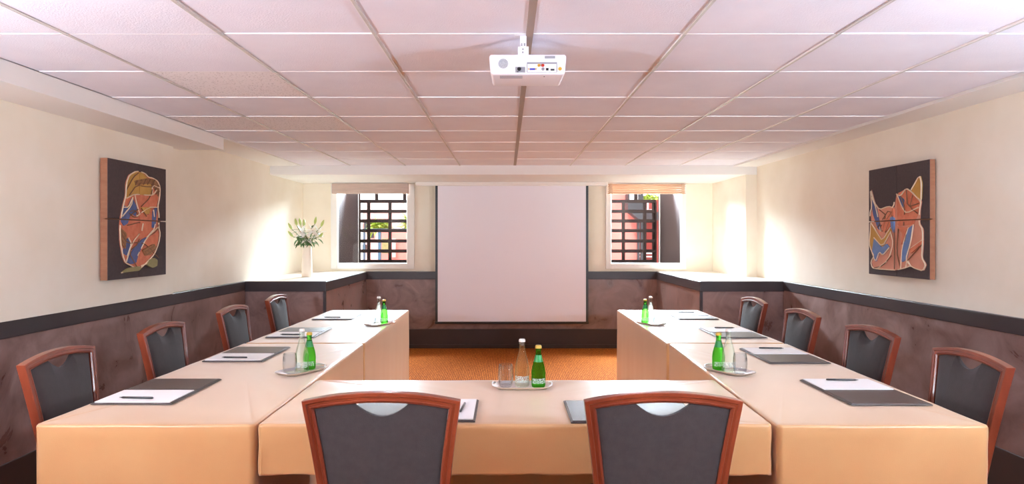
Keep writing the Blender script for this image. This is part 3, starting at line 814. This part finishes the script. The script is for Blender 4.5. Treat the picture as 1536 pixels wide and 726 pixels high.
# ------------------------------------------------------------------ relief artworks
def artwork(side, wallx, frontx, y0, y1, z0, z1, crop0, label, polys, cords):
    t = thing('relief_artwork', label, 'artwork', (wallx, (y0+y1)/2, z0)); ym = (y0+y1)/2; zm = z0+(z1-z0)*.503
    sgn = 1 if side < 0 else -1         # direction from wall into room
    TH = abs(frontx-wallx)
    def w2l(u, v, h):  # u along +y, v along z, h out of the wall
        return (sgn*h, u-ym, v-z0)
    def fbox(bm, u0, u1, v0, v1, h0, h1, bev=0):
        xs = sorted((sgn*h0, sgn*h1)); box(bm, xs[0], xs[1], u0-ym, u1-ym, v0-z0, v1-z0, bev=bev)
    bm = bmesh.new(); fbox(bm, y0+.02, y1-.02, z0+.02, z1-.02, .0, TH-.03); mesh('backing_board', bm, 'artw', t)
    g = .004; gv = .008
    def pt(cx_, cy_):
        X = crop0+cx_/3.3; Y = 220+cy_/3.3
        d = frontx*1024/(X-760); return (d, 1.4-(Y-357)*d/1024)
    rects = [(y0, ym-g/2, z0, zm-gv/2), (ym+g/2, y1, z0, zm-gv/2), (y0, ym-g/2, zm+gv/2, z1), (ym+g/2, y1, zm+gv/2, z1)]
    def clip(poly, r):
        def cut(ps, ins, inter):
            out = []
            for i in range(len(ps)):
                a, b = ps[i-1], ps[i]
                if ins(b):
                    if not ins(a): out.append(inter(a, b))
                    out.append(b)
                elif ins(a): out.append(inter(a, b))
            return out
        def ix(c): return lambda a, b: (c, a[1]+(b[1]-a[1])*(c-a[0])/(b[0]-a[0]))
        def iy(c): return lambda a, b: (a[0]+(b[0]-a[0])*(c-a[1])/(b[1]-a[1]), c)
        e = .004; u0, u1, v0, v1 = r[0]+e*0, r[1], r[2], r[3]
        for ins, it in ((lambda p: p[0] >= u0, ix(u0)), (lambda p: p[0] <= u1, ix(u1)), (lambda p: p[1] >= v0, iy(v0)), (lambda p: p[1] <= v1, iy(v1))):
            if len(poly) < 3: return []
            poly = cut(poly, ins, it)
        return poly
    for r in rects:
        bm = bmesh.new(); fbox(bm, r[0], r[1], r[2], r[3], .016, TH, bev=.0025); pn = mesh('panel', bm, 'arts', t)
        bm = bmesh.new(); fbox(bm, r[0]-.0006, r[1]+.0006, r[2]-.0006, r[3]+.0006, .014, TH-.004); mesh('panel_edge', bm, 'artw', pn)
        for li, (mt, pp) in enumerate(polys):
            q = clip([pt(*p) for p in chaikin(pp, 1, True, .1)], r)
            if len(q) < 3: continue
            h = TH+.0015+.0011*(li+1) if li else TH+.0015
            bm = bmesh.new(); a = [bm.verts.new(w2l(u, v, TH-.001)) for u, v in q]; b = [bm.verts.new(w2l(u, v, h)) for u, v in q]
            try: bm.faces.new(b)
            except Exception: pass
            for i in range(len(q)):
                try: bm.faces.new((a[i], a[(i+1) % len(q)], b[(i+1) % len(q)], b[i]))
                except Exception: pass
            mesh('painted_relief', bm, mt, pn)
        for mt, rr in (('cord', .0042), ('cordd', .0034)):
            bm = bmesh.new(); cnt = 0
            for m2, pl in cords:
                if m2 != mt: continue
                cl_ = pl[0] == pl[-1]; pl = chaikin(pl[:-1] if cl_ else pl, 1, cl_); pl = pl+[pl[0]] if cl_ else pl
                P_ = [pt(*p) for p in pl]; run = []
                S = []
                for a, b in zip(P_, P_[1:]):
                    for k in range(3): S.append((a[0]+(b[0]-a[0])*k/6, a[1]+(b[1]-a[1])*k/6))
                S.append(P_[-1])
                hh = TH+.0015+.0011*(len(polys)*.6)
                for s_ in S+[None]:
                    if s_ and r[0]+.003 < s_[0] < r[1]-.003 and r[2]+.003 < s_[1] < r[3]-.003: run.append(w2l(s_[0], s_[1], hh))
                    else:
                        if len(run) > 2: tube(bm, run, rr, 6); cnt += 1
                        run = []
            if cnt: mesh('cord_outline', bm, mt, pn, smooth=True)
            else: bm.free()
def chaikin(p, n=2, closed=True, w=.2):
    for _ in range(n):
        o = [] if closed else [p[0]]
        for i in range(len(p) if closed else len(p)-1):
            a, b = p[i], p[(i+1) % len(p)]
            o += [(a[0]*(1-w)+b[0]*w, a[1]*(1-w)+b[1]*w), (a[0]*w+b[0]*(1-w), a[1]*w+b[1]*(1-w))]
        p = o if closed else o+[p[-1]]
    return p
blob = [(240, 120), (205, 140), (190, 180), (188, 240), (175, 290), (165, 340), (158, 400), (160, 470), (172, 540), (185, 575), (215, 590), (245, 608), (262, 600), (300, 565), (330, 530), (350, 480), (358, 430), (350, 400), (352, 340), (345, 300), (355, 250), (357, 200), (345, 170), (320, 155), (300, 152), (280, 130)]
artwork(-1, XLN, -2.50, 4.28, 5.01, 1.134, 1.903, 130, 'four panel relief with a rounded orange, blue and ochre figure on the left wall',
    [('a_or', blob),
     ('a_oc', [(240, 122), (207, 142), (192, 185), (190, 255), (230, 235), (290, 240), (320, 240), (318, 190), (300, 157), (275, 130)]),
     ('a_br', [(232, 168), (300, 155), (345, 168), (355, 205), (352, 250), (338, 215), (310, 182), (240, 192)]),
     ('a_bl', [(222, 248), (245, 300), (240, 345), (215, 330), (200, 380), (180, 392), (167, 370), (170, 330), (178, 290), (200, 300)]),
     ('a_bl', [(198, 450), (215, 480), (195, 540), (174, 525)]),
     ('a_bl', [(190, 570), (230, 500), (270, 458), (292, 448), (250, 535), (240, 575), (215, 582)]),
     ('a_bl', [(324, 312), (342, 300), (335, 400), (320, 402)]),
     ('a_br', [(160, 400), (192, 430), (186, 510), (166, 475)]),
     ('a_br', [(270, 512), (328, 480), (338, 500), (312, 535), (285, 540)]),
     ('a_oc', [(262, 300), (310, 300), (300, 335), (280, 330)]),
     ('a_ol', [(165, 625), (200, 600), (245, 592), (265, 600), (250, 614), (200, 620)]),
     ('a_ol', [(288, 585), (300, 560), (325, 550), (342, 562), (340, 590), (318, 600)])],
    [('cord', blob+[blob[0]]), ('cord', [(190, 255), (230, 235), (290, 240), (322, 240), (340, 215)]), ('cord', [(230, 235), (245, 300), (280, 400), (215, 480), (190, 570)]),
     ('cord', [(170, 345), (215, 290), (222, 250)]), ('cord', [(245, 540), (290, 450), (345, 400)]), ('cord', [(240, 345), (300, 300), (345, 300)]),
     ('cordd', [(190, 215), (225, 150), (250, 130)]), ('cordd', [(205, 240), (240, 190), (300, 200), (355, 195)]), ('cordd', [(195, 390), (270, 370), (250, 480), (200, 520), (245, 600)]),
     ('cordd', [(235, 190), (245, 168)]), ('cordd', [(255, 188), (265, 163)]), ('cordd', [(275, 188), (288, 160)]), ('cordd', [(295, 187), (310, 160)]), ('cordd', [(315, 190), (332, 165)]), ('cordd', [(330, 215), (350, 190)]), ('cordd', [(335, 235), (354, 220)]),
     ('cordd', [(265, 305), (290, 345)]), ('cordd', [(280, 302), (298, 335)]), ('cordd', [(295, 302), (305, 325)]), ('cordd', [(165, 415), (185, 440)]), ('cordd', [(166, 440), (186, 468)]), ('cordd', [(168, 465), (186, 495)]), ('cordd', [(280, 520), (330, 490)]), ('cordd', [(290, 535), (335, 505)]),
     ('cordd', [(300, 596), (306, 558)]), ('cordd', [(318, 598), (324, 556)]), ('cordd', [(210, 320), (235, 315), (250, 345), (225, 350), (205, 330)]), ('cord', [(175, 300), (200, 300), (222, 250)]), ('cord', [(320, 240), (318, 190), (355, 205)]), ('cord', [(324, 312), (335, 400), (290, 450)]), ('cord', [(200, 450), (215, 480), (195, 540)]),
     ('cordd', [(330, 160), (310, 250), (260, 300), (210, 340)]), ('cordd', [(165, 430), (195, 480), (270, 470), (350, 550)]), ('cordd', [(290, 450), (340, 420), (352, 380)]), ('cord', [(165, 625), (245, 597), (290, 580), (340, 560)])])
body = [(90, 205), (110, 280), (135, 312), (180, 295), (205, 302), (215, 232), (240, 245), (268, 205), (298, 225), (320, 250), (342, 270), (335, 310), (332, 380), (350, 410), (350, 480), (345, 550), (365, 585), (352, 615), (310, 602), (290, 590), (265, 600), (240, 606), (210, 612), (125, 605), (100, 600), (92, 570), (110, 540), (95, 515), (85, 480), (92, 400), (88, 330), (98, 300)]
artwork(1, XR, 2.70, 4.36, 5.09, 1.134, 1.903, 1280, 'four panel relief with jagged blue, coral and ochre shapes on the right wall',
    [('a_pk', body),
     ('a_or', [(220, 232), (268, 207), (300, 240), (338, 282), (325, 330), (300, 385), (222, 395), (218, 300)]),
     ('a_oc', [(290, 217), (335, 142), (344, 180), (341, 265), (318, 247)]),
     ('a_bl', [(222, 232), (257, 262), (250, 305), (232, 278)]),
     ('a_bl', [(97, 250), (118, 300), (142, 420), (125, 405), (100, 330)]),
     ('a_oc', [(90, 372), (130, 435), (150, 465), (187, 402), (192, 420), (150, 497), (108, 450), (97, 520), (86, 480)]),
     ('a_bl2', [(108, 450), (145, 500), (170, 480), (184, 500), (152, 538), (135, 520), (116, 572), (98, 520)]),
     ('a_bl2', [(278, 405), (304, 385), (287, 470), (267, 560), (246, 572), (250, 500)]),
     ('a_or', [(145, 398), (180, 330), (206, 302), (208, 370), (190, 395), (160, 425)]),
     ('a_or', [(288, 505), (350, 460), (348, 482), (290, 530)]),
     ('a_bl2', [(190, 350), (208, 345), (208, 430), (196, 400)]),
     ('a_or', [(225, 395), (275, 400), (245, 490), (252, 430)])],
    [('cord', body+[body[0]]), ('cord', [(292, 215), (335, 140), (344, 180), (342, 268)]), ('cord', [(90, 372), (130, 435), (150, 465), (190, 400)]), ('cord', [(108, 450), (150, 497), (192, 420)]),
     ('cord', [(222, 235), (250, 305), (270, 330), (330, 300)]), ('cord', [(280, 400), (250, 490), (240, 606)]), ('cord', [(304, 385), (290, 480), (265, 560), (290, 590)]), ('cord', [(288, 505), (352, 460)]),
     ('cordd', [(268, 205), (275, 300), (330, 280)]), ('cordd', [(135, 312), (170, 340), (140, 400)]), ('cordd', [(125, 400), (190, 300), (210, 420), (210, 606)]),
     ('cordd', [(150, 420), (165, 370), (200, 320)]), ('cordd', [(165, 425), (180, 380), (205, 340)]), ('cordd', [(240, 245), (262, 300), (255, 390)]), ('cordd', [(300, 240), (285, 300), (325, 330)]), ('cordd', [(250, 430), (275, 405), (262, 470)]), ('cord', [(97, 250), (118, 300), (142, 420)]), ('cord', [(98, 520), (116, 572), (135, 520), (152, 538), (184, 500)]),
     ('cord', [(265, 600), (275, 560), (290, 590)]), ('cordd', [(110, 600), (150, 590), (195, 540)]),
     ('cordd', [(270, 570), (350, 480)]), ('cordd', [(230, 400), (220, 520), (240, 600)]), ('cord', [(125, 605), (180, 560), (205, 480), (190, 420)])])

# ------------------------------------------------------------------ outside
struct('ground', B(-30, 30, YB+.3, 60, -.3, -.25), 'pave')
def W(x0, x1, y0, y1, d0, d1):     # outside box from picture bounds at distance d0
    return (px(x0, d0), px(x1, d0), d0, d1, pz(y1, d0), pz(y0, d0))
# left view: pale pink house, veranda with blue posts, dark red wall
h = thing('pink_house', 'pale pink house across the yard seen through the left window', 'house', (px(560, 24), 24, -.25))
ox, oy, oz = h.location
def loc(b): return (b[0]-ox, b[1]-ox, b[2]-oy, b[3]-oy, b[4]-oz, b[5]-oz)
hw = mesh('wall', boxes([loc((px(470, 24), px(600, 24), 24, 30, -.25, pz(303, 24)))]), 'pinkl', h)
mesh('roof_eaves', B(*loc((px(556, 23.6), px(582, 23.6), 23.4, 24, pz(332, 23.6), pz(328, 23.6)))), 'rooft', h)
mesh('window', boxes([loc(W(546, 551, 334, 343, 23.9, 24)), loc(W(556, 560, 349, 357, 23.9, 24)), loc(W(544, 549, 367, 376, 23.9, 24))]), 'shutter', h)
mesh('white_quoins', boxes([loc(W(541, 544, 303, 392, 23.92, 24)), loc(W(551, 554, 346, 392, 23.92, 24)), loc(W(530, 600, 315, 317, 23.9, 24))]), 'owhite', h)
h2 = thing('red_house', 'coral red annexe with blue veranda seen through the left window', 'house', (px(600, 20), 20, -.25)); ox, oy, oz = h2.location
mesh('wall', boxes([loc((px(572, 20), px(660, 20), 20, 22.6, -.25, pz(347, 20)))]), 'pink', h2)
mesh('veranda_beam', boxes([loc(W(545, 660, 343, 348, 19, 19.2))]), 'teal', h2)
mesh('veranda_post', boxes([loc((px(567, 19), px(571, 19), 19, 19.1, -.25, pz(345, 19))), loc((px(545, 19), px(547, 19), 19, 19.1, -.25, pz(345, 19)))]), 'teal', h2)
mesh('screen_panel', boxes([loc(W(573, 584, 358, 380, 19.6, 19.65))]), 'a_ol', h2)
mesh('doorway', boxes([loc(W(588, 593, 358, 386, 19.9, 20))]), 'pinkl', h2)
# palm like shrubs
def shrub(x, y, z0, z1, rad, label, seed, n=160):
    rnd = random.Random(seed); t = thing('shrub', label, 'shrub', (x, y, -.25))
    bm = bmesh.new(); tube(bm, [(0, 0, 0), (.03, 0, z0+.3)], [.06, .03], 7); mesh('trunk', bm, 'trunk', t)
    bm = bmesh.new()
    for k in range(n):
        a = rnd.uniform(0, 2*PI); rr = rad*rnd.random()**.5; o = Vector((rr*math.cos(a), rr*math.sin(a), rnd.uniform(z0+.25, z1+.25)))
        petalgeo(bm, o, Vector((rnd.uniform(-1, 1), rnd.uniform(-1, 1), rnd.uniform(-.3, 1))), rnd.uniform(.2, .42), .05, -.4)
    mesh('foliage', bm, 'foliage', t)
shrub(px(560, 22), 22.95, pz(344, 22), pz(335, 22), .25, 'yellow green shrub behind the blue veranda, left one', 3)
shrub(px(616, 23.4), 23.2, pz(344, 22), pz(327, 22), .25, 'yellow green palm behind the blue veranda, right one', 4)
shrub(px(590, 34), 34, pz(312, 34), pz(305, 34), .6, 'distant green tree above the pale pink roofs', 5)
# parked car, low in the left window
ct = thing('parked_car', 'pale parked car low behind the lattice of the left window', 'car', (px(586, 17), 17, -.25))
bm = bmesh.new()
prof = [(-.9, .25), (-.9, .62), (-.55, .72), (-.25, 1.0), (.45, 1.0), (.7, .74), (.95, .66), (.95, .25)]
prof = [(a*1.3, b*.95) for a, b in prof]
a = [bm.verts.new((x, -.45, z)) for x, z in prof]; b = [bm.verts.new((x, .45, z)) for x, z in prof]
bm.faces.new(a); bm.faces.new(b)
for i in range(len(prof)): bm.faces.new((a[i], a[(i+1) % 8], b[(i+1) % 8], b[i]))
mesh('car_body', bm, 'car', ct)
mesh('car_window', boxes([(-.3, .05, -.46, -.45, .72, .9), (.1, .5, -.46, -.45, .72, .9)]), 'shutter', ct)
for x in (-.7, .75):
    for s in (-.47, .33):
        bm = bmesh.new(); tube(bm, [(x, s, .26), (x, s+.14, .26)], .26, 16); mesh('wheel', bm, 'dark', ct)
# right view: coral facade near, with dark shutters and bracket
h3 = thing('coral_house', 'coral pink house close outside the right window', 'house', (px(935, 13), 13, -.25)); ox, oy, oz = h3.location
mesh('wall', boxes([loc((px(840, 13), px(957, 13), 13, 16, -.25, 5))]), 'pink', h3)
mesh('downpipe', boxes([loc((px(956, 12.9), px(959, 12.9), 12.86, 12.95, -.25, 4)), loc((px(961, 12.9), px(965, 12.9), 12.9, 12.95, -.25, 4))]), 'shutter', h3)
bm = bmesh.new()
q = [(942, 290), (960, 290), (966, 330), (957, 328), (950, 322), (942, 316)]
aa = [bm.verts.new((px(x, 12.7)-ox, 12.7-oy, pz(y, 12.7)-oz)) for x, y in q]; bb = [bm.verts.new((px(x, 12.7)-ox, 13-oy, pz(y, 12.7)-oz)) for x, y in q]
bm.faces.new(aa); bm.faces.new(bb)
for i in range(6): bm.faces.new((aa[i], aa[(i+1) % 6], bb[(i+1) % 6], bb[i]))
mesh('balcony_bracket', bm, 'shutter', h3)
mesh('shutter', boxes([loc(W(945, 951, 284, 300, 12.65, 12.7)), loc(W(953, 957, 284, 300, 12.6, 12.65))]), 'owhite', h3)
h4 = thing('terracotta_house', 'dark red house with white balcony rails behind the right lattice', 'house', (px(975, 18), 18, -.25)); ox, oy, oz = h4.location
mesh('wall', boxes([loc((px(950, 18), px(1010, 18), 18, 22, -.25, pz(300, 18)))]), 'dred', h4)
mesh('balcony_frame', boxes([loc(W(955, 957, 304, 315, 17.9, 17.95)), loc(W(962, 964, 304, 315, 17.9, 17.95)), loc(W(955, 978, 314, 316, 17.9, 17.95)), loc(W(971, 973, 304, 315, 17.9, 17.95)),
     loc(W(960, 980, 379, 381, 17.9, 17.95)), loc(W(960, 980, 384, 386, 17.9, 17.95))]), 'owhite', h4)
mesh('awning', boxes([loc(W(960, 990, 318, 330, 17.7, 18))]), 'shutter', h4)
shrub(px(975, 26), 26, pz(302, 26), pz(297, 26), .6, 'green tree top above the dark red house', 8)

# ------------------------------------------------------------------ light
w = bpy.data.worlds.new('sky'); bpy.context.scene.world = w; w.use_nodes = True
bgn = w.node_tree.nodes['Background']; bgn.inputs[0].default_value = (.9, .95, 1, 1); bgn.inputs[1].default_value = 2.2
def area(name, loc_, size, energy, col, target, spread=120):
    l = bpy.data.lights.new(name, 'AREA'); l.shape = 'RECTANGLE'; l.size, l.size_y = size; l.energy = energy; l.color = col
    l.spread = math.radians(spread)
    o = bpy.data.objects.new(name, l); C.objects.link(o); o.location = loc_
    d = Vector(target)-Vector(loc_); o.rotation_euler = d.to_track_quat('-Z', 'Y').to_euler(); return o
# daylight entering over the lattices
area('daylight', (-1.715, 9.35, 2.17), (.8, .22), 80, (.72, .88, 1), (-.5, 5, .8), 120)
area('daylight', (1.78, 9.35, 2.17), (.8, .22), 170, (.72, .88, 1), (.2, 5, .8), 120)
# made-up ceiling panel behind the camera, added to light the room
lt = thing('fill_light_panel', 'added fill light panel on the ceiling behind the camera', 'light', (0.09, -.9, H))
M['lamp'] = emis('fill_panel_diffuser', (236, 240, 255), 2.0)
mesh('fill_panel_frame', boxes([(-.6, .6, -.31, -.29, -.02, .0), (-.6, .6, .29, .31, -.02, 0), (-.61, -.59, -.29, .29, -.02, 0), (.59, .61, -.29, .29, -.02, 0)]), 'white', lt)
mesh('fill_panel_diffuser', B(-.59, .59, -.29, .29, -.012, -.007), 'lamp', lt)
M['globe'] = emis('lit_globe', (222, 232, 252), 265.0); M['globe2'] = emis('lit_globe_cool', (206, 228, 252), 325.0)
def floor_lamp(x, y, label, gm):
    t = thing('floor_lamp', label, 'lamp', (x, y, 0))
    bm = bmesh.new(); lathe(bm, [(0, 0), (.13, 0), (.13, .015), (.02, .025), (.012, .04), (.012, 1.32), (0, 1.32)], 24); mesh('stand', bm, 'steel', t, smooth=40)
    bm = bmesh.new(); lathe(bm, [(.014, 1.18), (.16, 1.24), (.3, 1.355), (.305, 1.355), (.165, 1.23), (.014, 1.17)], 32); mesh('bowl_shade', bm, 'steel', t, smooth=40)
    bm = bmesh.new(); bmesh.ops.create_uvsphere(bm, u_segments=24, v_segments=14, radius=.12); bmesh.ops.translate(bm, verts=bm.verts, vec=(0, 0, 1.44)); mesh('globe', bm, gm, t, smooth=True)
floor_lamp(-2.22, .85, 'globe floor lamp by the left wall beside the camera', 'globe'); floor_lamp(2.37, .85, 'globe floor lamp by the right wall beside the camera', 'globe2')
sun = bpy.data.lights.new('sun', 'SUN'); sun.energy = 2.5; sun.angle = .02; so = bpy.data.objects.new('sun', sun); C.objects.link(so)
so.rotation_euler = Vector((.35, .55, -.9)).to_track_quat('-Z', 'Y').to_euler()

# ------------------------------------------------------------------ camera
cam = bpy.data.cameras.new('camera'); co = bpy.data.objects.new('camera', cam); C.objects.link(co)
co.location = (0, 0, 1.4); co.rotation_euler = (PI/2, 0, 0)
cam.sensor_width = 36; cam.lens = 24; cam.shift_x = 8/1536; cam.shift_y = -6/1536; cam.clip_start = .05; cam.clip_end = 200
sc = bpy.context.scene; sc.camera = co
sc.view_settings.view_transform = 'Standard'; sc.view_settings.look = 'None'; sc.view_settings.gamma = 1
sc.view_settings.use_curve_mapping = False; sc.view_settings.exposure = .8
sc.cycles.max_bounces = 10; sc.cycles.diffuse_bounces = 6; sc.cycles.transparent_max_bounces = 16
sc.cycles.caustics_reflective = False; sc.cycles.caustics_refractive = False
